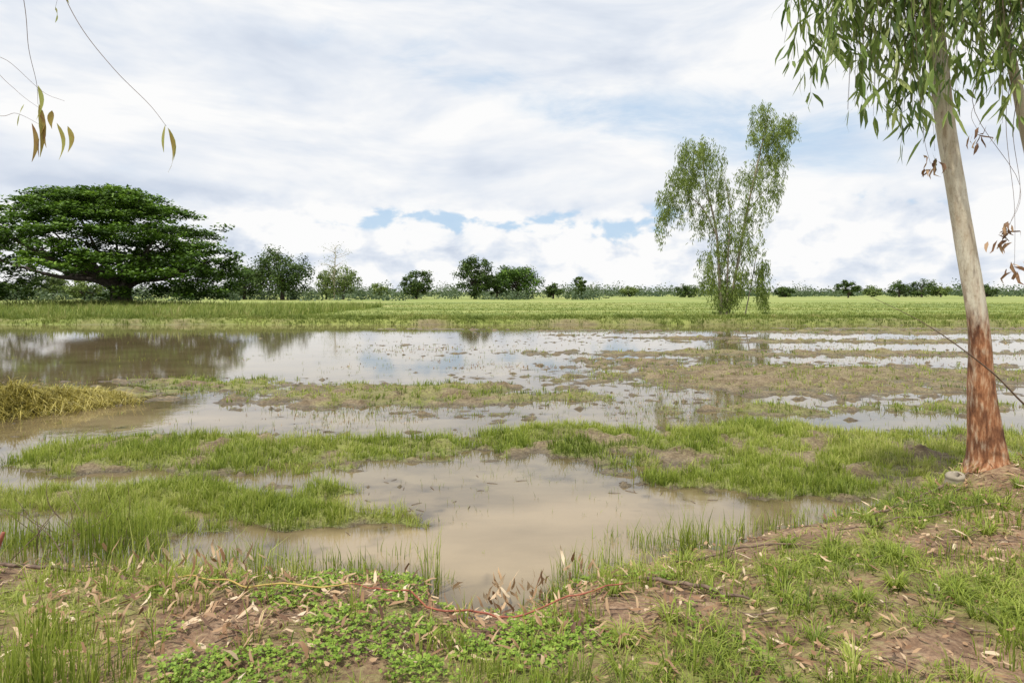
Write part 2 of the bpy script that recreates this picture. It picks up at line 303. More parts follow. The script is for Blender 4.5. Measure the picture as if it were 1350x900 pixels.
scatter(20000,-9,9.5,5.6,12,(.03,.08),4,.006,-.35,1.4,.05,(.2,.9),.5,mask=farm,zmin=.0)
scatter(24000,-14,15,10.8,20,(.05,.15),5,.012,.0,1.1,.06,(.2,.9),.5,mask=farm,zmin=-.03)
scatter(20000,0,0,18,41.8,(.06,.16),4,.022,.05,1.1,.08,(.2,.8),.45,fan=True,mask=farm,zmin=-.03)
def stub(n,y0,y1,h,w,per=2,zr=(-.12,.0),a=acc,lo=.03):
    u=rng.random(n); y=y0*(y1/y0)**u; x=(rng.random(n)*2-1)*(.86*y+.5)
    z=H(x,y); pt=fbm(x*.35,y*.6,90)
    ok=(y>edge(x)+.1)&(z>zr[0])&(z<zr[1]+.02)&(rng.random(n)<np.clip((pt-.47)*4,lo,1))
    x,y=x[ok],y[ok]; P=np.repeat(np.stack([x,y,0*x-.03],1),per,0); m=len(P); ang=rng.random(m)*6.28
    P[:,0]+=np.cos(ang)*.03;P[:,1]+=np.sin(ang)*.03
    a.add(*blades(P,h*(.4+.8*rng.random(m)),ang,rng.random(m)*.9,w,rng.normal(.4,.25,m)))
stub(6500,5,12,.10,.004); stub(9000,9,24,.11,.008,3,lo=.12); stub(8000,20,41,.11,.014,2,lo=.12)
rs=Acc(); stub(9000,9,24,.07,.012,3,(-.09,.03),rs); stub(9000,18,41,.08,.02,3,(-.09,.03),rs); rs.make('rice_stubble',M_dry)
def clump(cx,cy,r,n,h,w=.006,lean=(.05,.5),rb=.5,a=None):
    a=a or acc
    t=rng.random(n)*6.28; q=r*np.sqrt(rng.random(n)); x=cx+np.cos(t)*q; y=cy+np.sin(t)*q*.6
    z=np.maximum(H(x,y),-.05)-.02; ang=rng.random(n)*6.28
    a.add(*blades(np.stack([x,y,z],1),h*(.35+.7*rng.random(n)),ang,lean[0]+(lean[1]-lean[0])*rng.random(n),w*(.7+.6*rng.random(n)),rng.normal(rb,.17,n)))
for cx,cy,r,n,h in [(-3.35,5.25,.26,220,.74),(-2.95,5.15,.12,100,.72),(-3.9,5.2,.35,190,.5),(-4.4,5.4,.3,160,.5),(-3.6,5.7,.5,200,.35),(-2.2,5.1,.3,120,.28),(-1.7,5.0,.35,130,.30),(-1.25,4.9,.2,80,.26),
                    (-.58,4.55,.06,24,.62),(-.62,4.75,.18,60,.25),(.45,4.75,.14,60,.38),(.75,5.0,.2,80,.34),(1.3,5.35,.3,150,.42),(1.5,5.2,.12,60,.5),(1.75,5.5,.3,150,.3),(2.3,5.75,.4,140,.28),(.2,4.3,.15,60,.22),(.95,5.6,.25,60,.22),
                    (3.0,6.1,.4,160,.2),(-.9,5.2,.3,40,.25),(-2.1,2.85,.22,200,.42),(-2.35,2.75,.2,160,.4),(-2.4,3.3,.2,120,.3),(-1.9,3.0,.1,40,.3),
                    (1.6,2.85,.2,120,.2),(.3,3.6,.2,100,.2),(-.1,3.1,.15,80,.2),(2.6,3.1,.3,200,.18),(-3.0,4.4,.3,120,.25),(-1.0,4.6,.2,60,.2),(.75,4.1,.2,90,.2),(3.2,4.3,.35,220,.17),(3.9,5.0,.4,260,.17),(-.35,3.4,.12,60,.22),(.1,2.9,.15,80,.2),(-1.6,4.5,.2,60,.2),(-1.4,3.9,.2,70,.16),(-2.0,3.8,.2,70,.18)]:
    clump(cx,cy,r,n,h)
for i in range(150):
    x=rng.uniform(.4,5.2); y=rng.uniform(2.6,6.2)
    if y>edge(np.array([x]))[0]-.15 or rng.random()>float(fields(np.array([x]),np.array([y]))[1][0])+.15: continue
    n=int(rng.uniform(40,90)); ang=rng.random(n)*6.28; q=.03*rng.random(n); X1=x+np.cos(ang)*q; Y1=y+np.sin(ang)*q
    acc.add(*blades(np.stack([X1,Y1,H(X1,Y1)-.005],1),.09+.11*rng.random(n),ang,.7+.9*rng.random(n),.007,rng.normal(.55+rng.normal(0,.12),.12,n)))
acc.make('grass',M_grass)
a=Acc(); n=9500
t=rng.random(n); u=rng.normal(0,.40,n)
x=-10.3+2.2*t+u*.8; y=9.6+3.3*t+u*-.5
mound=.34*np.exp(-(u/.45)**2)*(.35+.75*fbm(t*9,t*0+2,3)*1.3)*ss(1.0,.6,t)*(.6+.8*fbm(x*2.5,y*2.5,5))
z=np.maximum(H(x,y),0)+mound*rng.random(n)**.35
ang=np.arctan2(-.9,1.5)+rng.normal(0,1.3,n)
a.add(*blades(np.stack([x,y,z-.02],1),.12+.34*rng.random(n)**1.6,ang,.9+.9*rng.random(n),.012,np.clip(.42+.8*(fbm(x*1.5,y*1.5,8)-.5)+rng.normal(0,.25,n),0,1)))
a.make('straw_heap',M_straw)
a=Acc()
scatter(34000,0,0,43.0,110,(.06,.20),3,.045,.2,1,.2,(.3,1.0),.42,fan=True,a=a)
scatter(8000,-60,-16,43.5,78,(.3,.8),4,.05,.2,1,.25,(.1,.6),.42,a=a)
scatter(20000,-45,45,42.1,45.5,(.10,.30),4,.03,.05,1.0,.15,(.1,.8),.42,a=a)
n=3200; x=-49.5+rng.normal(0,6,n); y=76+rng.normal(0,2.0,n); P=np.stack([x,y,H(x,y)-.02],1); a.add(*blades(P,.4+.9*rng.random(n),rng.random(n)*6.28,.1+.6*rng.random(n),.09,rng.normal(.35,.2,n)))
a.make('field_grass',M_grassfar)
a=Acc(); n=36000
x=-2.3+3.6*rng.random(n); y=2.6+2.1*rng.random(n)
p=fbm(x*3.4,y*3.4,95)+.16*np.exp(-((x+.85)**2/.5+(y-3.5)**2/.5))+.10*np.exp(-((x-.1)**2/.3+(y-2.9)**2/.1))-.04
z=H(x,y); ok=(y<edge(x)-.05)&(rng.random(n)<.5*ss(.48,.72,p)); x,y,z=x[ok],y[ok],z[ok]; n=len(x)
hz=.012+.05*rng.random(n)*(.5+fbm(x*6,y*6,96))
for kk in range(3):
    an=rng.random(n)*6.28 if kk==0 else an+2.09
    P=np.stack([x+.008*np.cos(an),y+.008*np.sin(an),z+hz],1)
    a.add(*cards(P,np.stack([.4*rng.normal(size=n),.4*rng.normal(size=n),np.ones(n)],1),.014+.011*rng.random(n),.85,rng.normal(.5,.25,n)))
a.make('clover_patch',M_clover)
a=Acc()
def litter(n,x0,x1,y0,y1,dens=None,up=0.15,L=(.06,.13)):
    x=x0+(x1-x0)*rng.random(n); y=y0+(y1-y0)*rng.random(n); ok=y<edge(x)+.02
    if dens is not None: ok&=rng.random(n)<ss(.42,.64,fbm(x*1.4,y*1.4,dens))
    x,y=x[ok],y[ok]; m=len(x); z=H(x,y)+.015+.03*rng.random(m)
    an=rng.random(m)*6.28; D=np.stack([np.cos(an),np.sin(an),np.abs(rng.normal(0,up,m))],1)
    N=np.stack([rng.normal(0,.4,m),rng.normal(0,.4,m),np.ones(m)],1)
    a.add(*leaves(np.stack([x,y,z],1),D,L[0]+(L[1]-L[0])*rng.random(m),.012+.013*rng.random(m),rng.normal(.45,.27,m),.2,N))
litter(3000,-4.5,6,2.5,7.2,97); litter(650,-2.8,1.2,3.3,4.6,up=.4); litter(320,-3,-1,2.7,4.2,up=.4); litter(320,3.2,5.6,4.0,6.6); litter(360,.6,4.5,2.6,4.6); litter(2400,-4,5.4,2.5,5.6,up=.3,L=(.02,.05))
def upr(n,cx,cy,rx,ry,h=(.07,.14)):
    x=cx+rx*rng.normal(size=n); y=cy+ry*rng.normal(size=n); z=H(x,y)+.03+.14*rng.random(n)
    D=np.stack([rng.normal(0,.45,n),rng.normal(0,.45,n),-np.ones(n)*rng.choice([1,-.8],n)],1)
    a.add(*leaves(np.stack([x,y,z+.05],1),D,h[0]+(h[1]-h[0])*rng.random(n),.022,rng.normal(.62,.2,n),.25))
upr(40,-2.35,4.25,.25,.08); upr(26,-1.9,4.15,.2,.08); upr(34,.2,4.3,.18,.07); upr(22,-.2,4.25,.25,.06); upr(12,-.05,3.9,.2,.08)
a.make('dry_leaf_litter',M_dry)
def onground(pts,r,lift=.015,n=8,wig=.02):
    p,ra=smooth_path([(x,y,0) for x,y in pts],r,n); p[:,0]+=wig*(fbm(p[:,0]*6,p[:,1]*6,7)-.5); p[:,2]=np.maximum(H(p[:,0],p[:,1]),0)+lift+.03*vn(p[:,0]*5,p[:,1]*5,3); return p,ra
a=Acc(); p,ra=onground([(-2.4,4.28),(-2.1,4.15),(-1.75,4.05),(-1.3,3.98),(-1.0,3.97)],[.004,.005,.006,.006,.005],.06,8,.06); a.add(*tube(p,ra,6)); a.make('yellow_stem',M_yel,smooth=True)
a=Acc(); p,ra=onground([(-1.02,3.97),(-.7,3.95),(-.45,3.84),(-.1,3.78),(.12,3.8),(.55,3.9),(.75,3.95)],[.004,.006,.006,.007,.006,.005,.003],.06,8,.06); a.add(*tube(p,ra,6)); a.make('red_stem',M_red,smooth=True)
a=Acc()
for i in range(260):
    x=rng.uniform(-4,5.5); y=rng.uniform(2.7,6.0)
    if y>edge(np.array([x]))[0]: continue
    an=rng.random()*6.28; L=rng.uniform(.08,.4); x2=x+math.cos(an)*L; y2=y+math.sin(an)*L
    p,ra=onground([(x,y),((x+x2)/2+rng.normal(0,.02),(y+y2)/2+rng.normal(0,.02)),(x2,y2)],[.005,.004,.002],.015,5); a.add(*tube(p,ra*rng.uniform(.5,1.2),5))
for pts,r in [([(.85,4.2),(1.05,4.12),(1.25,3.95),(1.42,3.75)],.014),([(-4.0,4.6),(-3.4,4.5),(-2.9,4.5)],.014),([(1.2,4.6),(1.9,4.75),(2.4,4.7)],.008),([(3.6,5.9),(4.2,6.2),(4.6,6.3)],.014),([(2.6,5.0),(3.4,5.25),(4.3,5.4)],.006),([(3.2,5.55),(3.7,5.85),(4.3,6.0)],.01)]:
    p,ra=onground(pts,[r]*(len(pts)-1)+[r*.5],.03); a.add(*tube(p,ra,6))
for i in range(70):
    x=rng.uniform(-1.6,2.4); y=rng.uniform(5.6,7.6)
    if not(-.07<float(H(np.array([x]),np.array([y]))[0])<.03): continue
    an=rng.random()*6.28; L=rng.uniform(.04,.16); p,ra=smooth_path([(x,y,.002),(x+L*.5*math.cos(an),y+L*.5*math.sin(an),.006),(x+L*math.cos(an),y+L*math.sin(an),.001)],[.003,.003,.0015],3); a.add(*tube(p,ra,5))
for i in range(14):
    b=np.array([-3.9+rng.normal(0,.25),5.4+rng.normal(0,.15),.02]); e=b+np.array([rng.normal(0,.35),rng.normal(0,.1),rng.uniform(.2,.55)]); p,ra=smooth_path([b,(b+e)/2+rng.normal(0,.05,3),e],[.005,.004,.0015],5); a.add(*tube(p,ra,5))
a.make('fallen_twigs',M_twig)
a=Acc()
p,ra=smooth_path([(5.9,6.3,.62),(5.1,6.1,1.02),(4.55,5.95,1.45),(3.9,5.85,1.88),(3.3,5.8,2.17)],[.012,.010,.007,.004,.0015],8); a.add(*tube(p,ra,6))
for b,e in [((5.3,6.15,.9),(5.05,6.0,.45)),((5.1,6.1,1.0),(5.35,6.0,.55)),((5.25,6.1,.95),(5.5,6,1.3))]:
    b=np.array(b);e=np.array(e); p,ra=smooth_path([b,(b+e)/2+np.array([.06,0,.02]),e],[.008,.006,.003],5); a.add(*tube(p,ra,5))
a.make('dead_branch',M_twig)
a=Acc(); p,ra=smooth_path([(-3.75,4.5,.1),(-3.68,4.45,.32),(-3.60,4.43,.5)],[.022,.02,.012],5); a.add(*tube(p,ra,7,.5,.3)); a.make('broken_stake',M_red)
a=Acc(); z0=float(H(np.array([4.42]),np.array([6.25]))[0])
p,ra=smooth_path([(4.42,6.25,z0-.05),(4.43,6.25,z0+.05),(4.42,6.24,z0+.10),(4.42,6.24,z0+.103)],[.09,.08,.078,.02],3); a.add(*tube(p,ra,14,.5,.3)); a.make('tree_stump',M_greybark)
# ---------------------------------------------------------------- right eucalyptus
def hang(a,twA,starts,ends,nl,L,W,jit=.35,rb=.5,twr=.005,dn=-1.0):
    for s0,e0 in zip(starts,ends):
        s0=np.array(s0,float); e0=np.array(e0,float)
        m=s0*.35+e0*.65; m[2]=max(s0[2],e0[2]+.3)+rng.uniform(0,.15); m[:2]=s0[:2]*.3+e0[:2]*.7
        p,ra=smooth_path([s0,(s0+m)/2+np.array([0,0,.08]),m,e0],[twr*1.6,twr,twr*.6,twr*.25],6)
        twA.add(*tube(p,ra,4)); sway=rng.normal(0,.22,2)
        idx=rng.integers(int(len(p)*.42),len(p),nl); P=p[idx]+rng.normal(0,.012,(nl,3))
        D=np.stack([rng.normal(sway[0],jit,nl),rng.normal(sway[1],jit,nl),dn+rng.normal(0,.25,nl)],1)
        a.add(*leaves(P,D,L*(.6+.7*rng.random(nl)),W*(.7+.6*rng.random(nl)),rng.normal(rb+rng.normal(0,.15),.2,nl),.1))
def euc_near():
    e=empty('eucalyptus_tree')
    a=Acc()
    p,ra=smooth_path([(4.88,6.40,.25),(4.86,6.40,.50),(4.83,6.39,.78),(4.79,6.38,1.16),(4.74,6.36,1.85),(4.57,6.36,2.93),(4.40,6.36,3.93),(4.33,6.38,4.78),(4.28,6.4,5.2),(4.15,6.5,7.0),(4.3,6.6,9.0)],
        [.27,.175,.145,.120,.096,.086,.082,.080,.078,.06,.03],12)
    a.add(*tube(p,ra,36,.5,.16))
    a.make('trunk',M_trunk,e,True)
    tw=Acc(); lf=Acc(); br=Acc()
    limbs=[[(4.25,6.4,5.5),(3.7,6.2,5.75),(3.2,6.0,5.7)],[(4.2,6.45,6.0),(4.5,6.1,6.2),(5.1,5.9,6.0)],[(4.27,6.4,5.2),(4.05,6.1,5.45),(3.8,5.9,5.4)],[(4.3,6.4,4.9),(4.5,6.2,5.15),(4.8,6.0,5.2)],[(4.15,6.5,6.8),(4.0,7.2,6.8),(3.8,7.8,6.4)]]
    for l in limbs:
        q,rb=smooth_path(l,[.035,.024,.012],8); br.add(*tube(q,rb,8))
    br.make('limbs',M_greybark,e,True)
    S=[];E=[]
    def add(n,src,cx,cz,sx,sz,cy=6.1,sy=.25):
        for i in range(n):
            S.append(np.array(src)+rng.normal(0,.08,3)); E.append((cx+rng.normal(0,sx),cy+rng.normal(0,sy),cz+rng.normal(0,sz)))
    add(14,(3.2,6.0,5.7),2.76,5.02,.17,.12)
    add(16,(3.3,6.0,5.65),3.02,4.52,.15,.14)
    add(16,(3.3,6.0,5.65),3.35,4.75,.2,.2)
    add(30,(3.6,6.1,5.7),3.62,4.20,.15,.24)
    add(28,(3.8,5.95,5.4),3.88,4.05,.13,.24)
    add(18,(4.05,6.1,5.4),4.12,4.30,.12,.25)
    add(24,(4.4,6.1,5.6),4.55,4.45,.15,.22)
    add(22,(4.8,6.0,5.3),4.85,4.40,.15,.25)
    add(22,(5.1,5.9,6.0),5.15,4.40,.15,.25)
    add(36,(3.8,6.3,6.0),3.8,5.0,.4,.2)
    add(30,(4.5,6.3,6.1),4.8,5.1,.4,.2)
    hang(lf,tw,S,E,20,.24,.034,.34)
    lf.make('leaves',M_euc,e); 
    dl=Acc(); S=[(4.55,6.2,4.7),(4.9,6.1,4.8),(5.1,6.1,4.9),(5.15,6.0,5.0),(4.2,6.2,4.5),(4.95,6.1,4.2)]; E=[(4.55,6.1,3.75),(4.78,6.1,2.72),(4.9,6.1,2.45),(5.15,6.0,3.2),(4.08,6.1,3.45),(4.85,6.1,2.85)]
    for s0,e0 in zip(S,E):
        s0=np.array(s0);e0=np.array(e0); q,rb=smooth_path([s0,(s0*.6+e0*.4)+np.array([.22*rng.normal(),0,.1]),(s0*.25+e0*.75)+np.array([.12*rng.normal(),0,0]),e0],[.005,.003,.002,.0015],7); tw.add(*tube(q,rb,4))
        n=10; P=e0+rng.normal(0,.04,(n,3)); D=np.stack([rng.normal(0,.6,n),rng.normal(0,.5,n),-np.ones(n)],1); dl.add(*leaves(P,D,.09+.07*rng.random(n),.034,rng.uniform(.1,.7,n),.3))
    dl.make('dry_leaves',M_dry,e); tw.make('twigs',M_twig,e)
euc_near()
e=empty('eucalyptus_tree'); a=Acc()
p,ra=smooth_path([(6.1,6.6,.2),(5.85,6.55,2.0),(5.4,6.5,3.6),(5.22,6.45,4.25),(4.98,6.4,5.2),(4.8,6.5,7.0)],[.09,.065,.055,.048,.042,.03],8); a.add(*tube(p,ra,14,.3,.08)); a.make('trunk',M_palebark,e,True)
lf=Acc(); tw=Acc(); S=[(4.95,6.4,5.4)]*24; E=[(5.2+rng.normal(0,.25),6.3+rng.normal(0,.2),4.8+rng.normal(0,.25)) for _ in S]; hang(lf,tw,S,E,18,.24,.032,.3); lf.make('leaves',M_euc,e); tw.make('twigs',M_twig,e)
# ---------------------------------------------------------------- twigs hanging at upper left
e=empty('eucalyptus_branch'); tw=Acc(); lf=Acc()
def tp(pts,r0=.0016): 
    q,rb=smooth_path([(x,2.0+dy,z) for x,dy,z in pts],np.linspace(r0,r0*.4,len(pts)),8); tw.add(*tube(q,rb,4))
q,rb=smooth_path([(-2.9,1.7,3.7),(-2.1,1.9,3.6),(-1.6,2.0,3.42),(-1.35,2.0,3.40)],[.014,.01,.006,.003],8); tw.add(*tube(q,rb,6))
tp([(-1.5,0,3.42),(-1.45,0,3.2),(-1.38,0,3.05),(-1.27,0,2.91),(-1.16,0,2.80),(-1.105,0,2.73)])
tp([(-1.62,0,3.42),(-1.56,0,3.13),(-1.545,0,2.98),(-1.52,0,2.87),(-1.515,0,2.80)])
tp([(-2.0,0,3.58),(-1.75,0,3.05),(-1.6,0,2.93),(-1.5,0,2.84),(-1.43,0,2.81)],.001)
tp([(-1.9,0,3.3),(-1.68,0,2.95),(-1.58,0,2.84),(-1.50,0,2.78)],.001)
tp([(-2.1,0,3.2),(-1.7,0,2.80),(-1.58,0,2.77),(-1.5,0,2.73)],.001)
tp([(-1.50,0,3.42),(-1.45,0,3.2),(-1.46,0,3.1)],.001)
def lv(x,z,L,dx=0.,w=.013,r=.5):
    n=8; t=np.linspace(0,1,n); cv=rng.choice([-1,1])*rng.uniform(.12,.34); X0=x+dx*L*t+cv*L*np.sin(t*3.14)*.5; Z0=z-L*t; W=w*np.sin(np.clip(t*1.02,0,1)**.75*3.14)*.5+.0004; tw_=rng.uniform(-.8,.8)+t*rng.uniform(-1.4,1.4)
    A=np.stack([X0-W*np.cos(tw_),2.0-W*np.sin(tw_),Z0],1); B=np.stack([X0+W*np.cos(tw_),2.0+W*np.sin(tw_),Z0],1); V=np.concatenate([A,B])
    F=[]
    for i in range(n-1): F+= [[i,i+n,i+n+1],[i,i+n+1,i+1]]
    lf.add(V,np.array(F),np.clip(r+.25*rng.normal(size=2*n)*.5,0,1))
for x,z,L,dx,r in [(-1.108,2.735,.09,-.05,.8),(-1.10,2.725,.145,.0,.7),(-1.095,2.72,.12,.05,.5),(-1.535,2.74,.125,.0,.2),(-1.515,2.86,.11,-.05,.9),(-1.512,2.80,.17,.02,.5),(-1.50,2.78,.12,.1,.3),(-1.49,2.74,.11,-.2,.1),(-1.455,2.74,.12,.05,.7),(-1.42,2.73,.085,.0,.6),(-1.47,2.78,.06,0,.4),(-1.46,3.11,.05,0,.9),(-1.43,3.17,.05,.3,.8),(-1.56,2.80,.07,-.3,.9)]: lv(x,z,L,dx,.018,r)
lf.make('leaves',M_deadleaf,e); tw.make('twigs',M_twig,e)
# ---------------------------------------------------------------- far-bank eucalyptus
e=empty('eucalyptus_tree'); a=Acc(); bx,by=15.6,46.0; bz=float(H(np.array([bx]),np.array([by]))[0])-.05
def L(x,y,z): return (bx+x,by+y,bz+z)
stems=[([L(-.2,0,0),L(-.35,0,3),L(-.6,0,6.5),L(-1.3,.2,10),L(-1.6,.2,13)],[.15,.11,.08,.05,.02]),
 ([L(.3,.2,0),L(.9,0,3.5),L(1.7,0,8),L(2.6,0,12),L(3.4,0,15.4)],[.13,.10,.08,.05,.015]),
 ([L(.1,-.2,0),L(.2,-.2,4),L(.3,-.3,8),L(-.1,-.2,10.5)],[.08,.06,.04,.02]),
 ([L(1.6,.3,0),L(2.1,.3,2.5),L(2.5,.2,5)],[.05,.04,.02]),
 ([L(-.5,0,6),L(-1.8,-.3,8.2),L(-3.4,-.3,9.3)],[.05,.04,.015]),([L(-.9,0,8.2),L(-2.2,.4,10.5),L(-3.2,.4,11.6)],[.04,.03,.015]),
 ([L(2.3,0,10.5),L(3.4,.3,12.5),L(4.4,.3,14.2)],[.04,.03,.015]),([L(1.6,0,7.6),L(2.7,-.3,9.2),L(3.3,-.4,9.8)],[.04,.03,.015]),([L(.9,0,4),L(1.9,.5,5.8),L(2.4,.4,6.2)],[.04,.03,.015])]
for pts,r in stems:
    q,rb=smooth_path(pts,r,8); a.add(*tube(q,rb,8,.5,.1))
a.make('trunk',M_greybark,e,True)
lf=Acc()
for cx,cz,rx,rz,n in [(-1.8,11.9,1.9,1.2,70),(-1.3,10.3,2.2,1.6,56),(-3.1,10.0,1.3,1.6,54),(-4.2,8.2,.8,1.6,36),(-2.8,7.9,.9,1.0,14),(-4.6,6.6,.45,1.0,12),(-1.8,6.9,.5,1.0,12),
      (3.0,13.6,1.2,1.5,54),(4.5,13.9,1.0,.9,30),(2.8,15.0,.7,.6,16),(3.6,12.0,1.2,1.3,48),(2.6,10.4,1.4,1.5,44),(3.9,9.4,.6,1.3,18),(2.2,8.0,1.2,1.3,32),
      (-.6,8.2,1.4,1.6,30),(.6,9.6,.7,1.2,8),(.0,6.2,1.7,1.5,40),(1.5,5.2,1.6,1.5,42),(-.6,4.0,1.4,1.3,42),(1.2,3.0,1.3,1.0,34),(-.7,2.3,1.1,.9,38),(2.8,3.0,.6,1.1,28),(2.8,1.6,.5,.8,18),(.5,1.5,.9,.6,26),(-.2,.9,.8,.4,18)]:
    for i in range(int(n*1.3)):
        v=rng.normal(size=3); v=v/np.linalg.norm(v)*rng.random()**.4
        c=np.array(L(cx+v[0]*rx,v[1]*min(rx*1.2,1.8),cz+v[2]*rz+.3)); ln=rng.uniform(.4,1.5); m=int(15+13*ln)
        t=rng.random(m); P=c+np.stack([rng.normal(0,.10,m)+t*rng.normal(0,.14),rng.normal(0,.10,m),.25-t*ln],1); P[:,2]=np.maximum(P[:,2],.75)
        D=np.stack([rng.normal(0,.45,m),rng.normal(0,.45,m),-np.ones(m)],1); lf.add(*leaves(P,D,.18+.16*rng.random(m),.05,rng.normal(.5+rng.normal(0,.18),.18,m),.1))
lf.make('leaves',M_eucfar,e)
# ---------------------------------------------------------------- rain tree
e=empty('rain_tree'); a=Acc(); lf=Acc()
tx,ty=-49.3,79.; cx0,cy0=-52.2,79.; tz=float(H(np.array([tx]),np.array([ty]))[0])-.1
cl=[]
for i in range(135):
    an=rng.random()*6.283; r=rng.random()**.55
    x=cx0+math.cos(an)*r*15.9; y=cy0+math.sin(an)*r*13.5
    z=5.6+9.1*(1-r**2.6)+rng.uniform(-1.3,.7); PR=rng.uniform(2.2,3.6); tone=rng.normal(0,.08)
    for j in range(8):
        t=rng.random()*6.283; d=math.sqrt(rng.random())*PR; cl.append((x+math.cos(t)*d,y+math.sin(t)*d,z-.11*d*d+rng.normal(0,.15),rng.uniform(.8,1.5),tone))
for i in range(150):
    x=cx0+rng.uniform(4.5,16.8); y=cy0+rng.uniform(-9,7); cl.append((x,y,rng.uniform(1.6,6.6),rng.uniform(1.0,1.6),-.1))
for i in range(90):
    x=cx0-rng.uniform(9.5,17); y=cy0+rng.uniform(-9,7); cl.append((x,y,rng.uniform(1.2,6.6),rng.uniform(1.0,1.6),-.1))
for i in range(90):
    x=tx+rng.normal(0,4.5); y=ty+rng.normal(0,4); cl.append((x,y,rng.uniform(6.2,11),1.6,-.12))
for (x,y,z,R,tn) in cl:
    m=int(48*R); v=unit(rng.normal(size=(m,3)))*(rng.random((m,1))**.45); P=np.array([x,y,z])+v*np.array([R,R,R*.38])
    N=np.stack([rng.normal(0,.45,m),rng.normal(0,.45,m),np.ones(m)],1)
    lf.add(*cards(P,N,.34+.2*rng.random(m),.6,.48+tn+.30*v[:,2]+rng.normal(0,.08)+rng.normal(0,.14,m)))  # sunlit tops painted in: leaf colour lightens with height in each clump
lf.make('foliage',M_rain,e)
q,rb=smooth_path([(tx,ty,tz),(tx-.1,ty,1.6),(tx-.2,ty,3.2)],[1.5,1.15,1.05],6); a.add(*tube(q,rb,16,.5,.2))
for i in range(20):
    an=i*6.283/20+rng.normal(0,.15); r=rng.uniform(.55,.92); ex=cx0+math.cos(an)*r*14.5; ey=cy0+math.sin(an)*r*13; ez=4.6+8.2*(1-r**2.4)
    b=np.array([tx,ty,rng.uniform(2.0,3.4)]); E1=np.array([ex,ey,ez]); m=b*.5+E1*.5+np.array([0,0,-.3]); m1=b*.8+E1*.2+np.array([0,0,.5])
    q,rb=smooth_path([b,m1,m,E1],[.55,.36,.22,.08],7); a.add(*tube(q,rb,8,.5,.15))
    for k in range(4):
        s0=q[int(len(q)*rng.uniform(.45,.85))]; t0=s0+np.array([rng.normal(0,2.5),rng.normal(0,2.5),rng.uniform(.8,2.2)]); qq,rr=smooth_path([s0,(s0+t0)/2+rng.normal(0,.3,3),t0],[.16,.10,.04],4); a.add(*tube(qq,rr,6))
a.make('trunk',M_darkbark,e,True)
# ---------------------------------------------------------------- mid-distance broadleaf trees
def broad(x,y,h,w,mat=M_broad,name='broadleaf_tree',nc=46,low=.18,card=.5,dens=70,flat=.8):
    e=empty(name); a=Acc(); lf=Acc(); z0=float(H(np.array([x]),np.array([y]))[0])-.1
    q,rb=smooth_path([(x,y,z0),(x+.2,y,z0+h*.3),(x,y,z0+h*.6)],[w*.03+.08,w*.022+.05,.06],4); a.add(*tube(q,rb,8))
    hc=h*(1-low)/2; cz=z0+h*low+hc
    lob=[(unit(rng.normal(size=3)),rng.uniform(.7,1.2)) for _ in range(7)]
    for i in range(nc):
        v=rng.normal(size=3); v/=np.linalg.norm(v); sc_=np.mean([s_ for (l_,s_) in sorted(lob,key=lambda q_:-float(q_[0]@v))[:2]]); v=v*rng.random()**.35*sc_
        c=np.array([x+v[0]*w*.44,y+v[1]*w*.44,cz+v[2]*hc*.86+rng.normal(0,hc*.06)])
        R=w*rng.uniform(.08,.17)
        if i%2==0: 
            b=np.array([x,y,z0+h*rng.uniform(.15,.4)]); q,rb=smooth_path([b,(b+c)/2+rng.normal(0,.2,3),c],[.12,.08,.04],3); a.add(*tube(q,rb,5))
        m=dens; u=unit(rng.normal(size=(m,3)))*(rng.random((m,1))**.5); P=c+u*np.array([R,R,R*flat]); P[:,2]=np.maximum(P[:,2],z0+.3)
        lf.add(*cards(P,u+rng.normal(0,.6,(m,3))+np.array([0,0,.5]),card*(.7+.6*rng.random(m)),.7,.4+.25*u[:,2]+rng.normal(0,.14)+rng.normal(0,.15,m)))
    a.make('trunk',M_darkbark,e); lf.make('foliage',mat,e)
def at(px,Y): return (px-675)*Y/825.
broad(at(372,150),150,13.4,16.0,nc=100,card=.5,low=.0)
broad(at(322,155),155,9.4,11.5,nc=60,low=.0)
broad(at(452,160),160,9.4,12,M_light,nc=56,low=.02,card=.45,dens=55)
broad(at(430,165),165,9.0,8,M_light,nc=34,low=.02,card=.45,dens=45)
broad(at(549,170),170,8.8,9.6,nc=56,low=.03,dens=60)
broad(at(626,170),170,12.4,12.0,nc=90,low=.03)
broad(at(682,172),172,10.4,15.5,nc=96,low=.0,flat=.7,mat=M_rain)
broad(at(655,180),180,8.0,8,nc=44,low=.0)
broad(at(729,175),175,4.2,5.6,nc=24,low=.0)
broad(at(764,190),190,7.6,5.4,nc=34,low=.06)
broad(at(501,190),190,5.6,7,M_light,nc=24,low=.05,dens=45)
for px_,D_,h_,w_,m_ in [(1118,200,5.8,6.5,M_broad),(1215,230,7,10,M_broad),(1185,235,6.0,10,M_broad),(1240,240,5.0,9,M_light),(1035,230,4.8,8,M_broad),(908,220,4.8,11,M_broad),(830,250,4.2,9,M_light),(1300,240,4.6,10,M_broad),(1150,260,4.2,10,M_light)]:
    broad(at(px_,D_),D_,h_,w_,m_,nc=30,low=.0)
broad(at(112,150),150,6.0,9,M_light,nc=34,low=.0); broad(at(70,160),160,7.4,10,nc=40,low=.0,mat=M_light); broad(at(20,150),150,5.5,9,nc=30,low=.0); broad(at(243,170),170,4.6,9,nc=30,low=.0)
e=empty('bare_tree'); a=Acc(); x0,y0=at(441,158),158.; z0=.3
q,rb=smooth_path([(x0,y0,z0),(x0,y0,6),(x0+.4,y0,14)],[.2,.14,.04],5); a.add(*tube(q,rb,6)); lf=Acc()
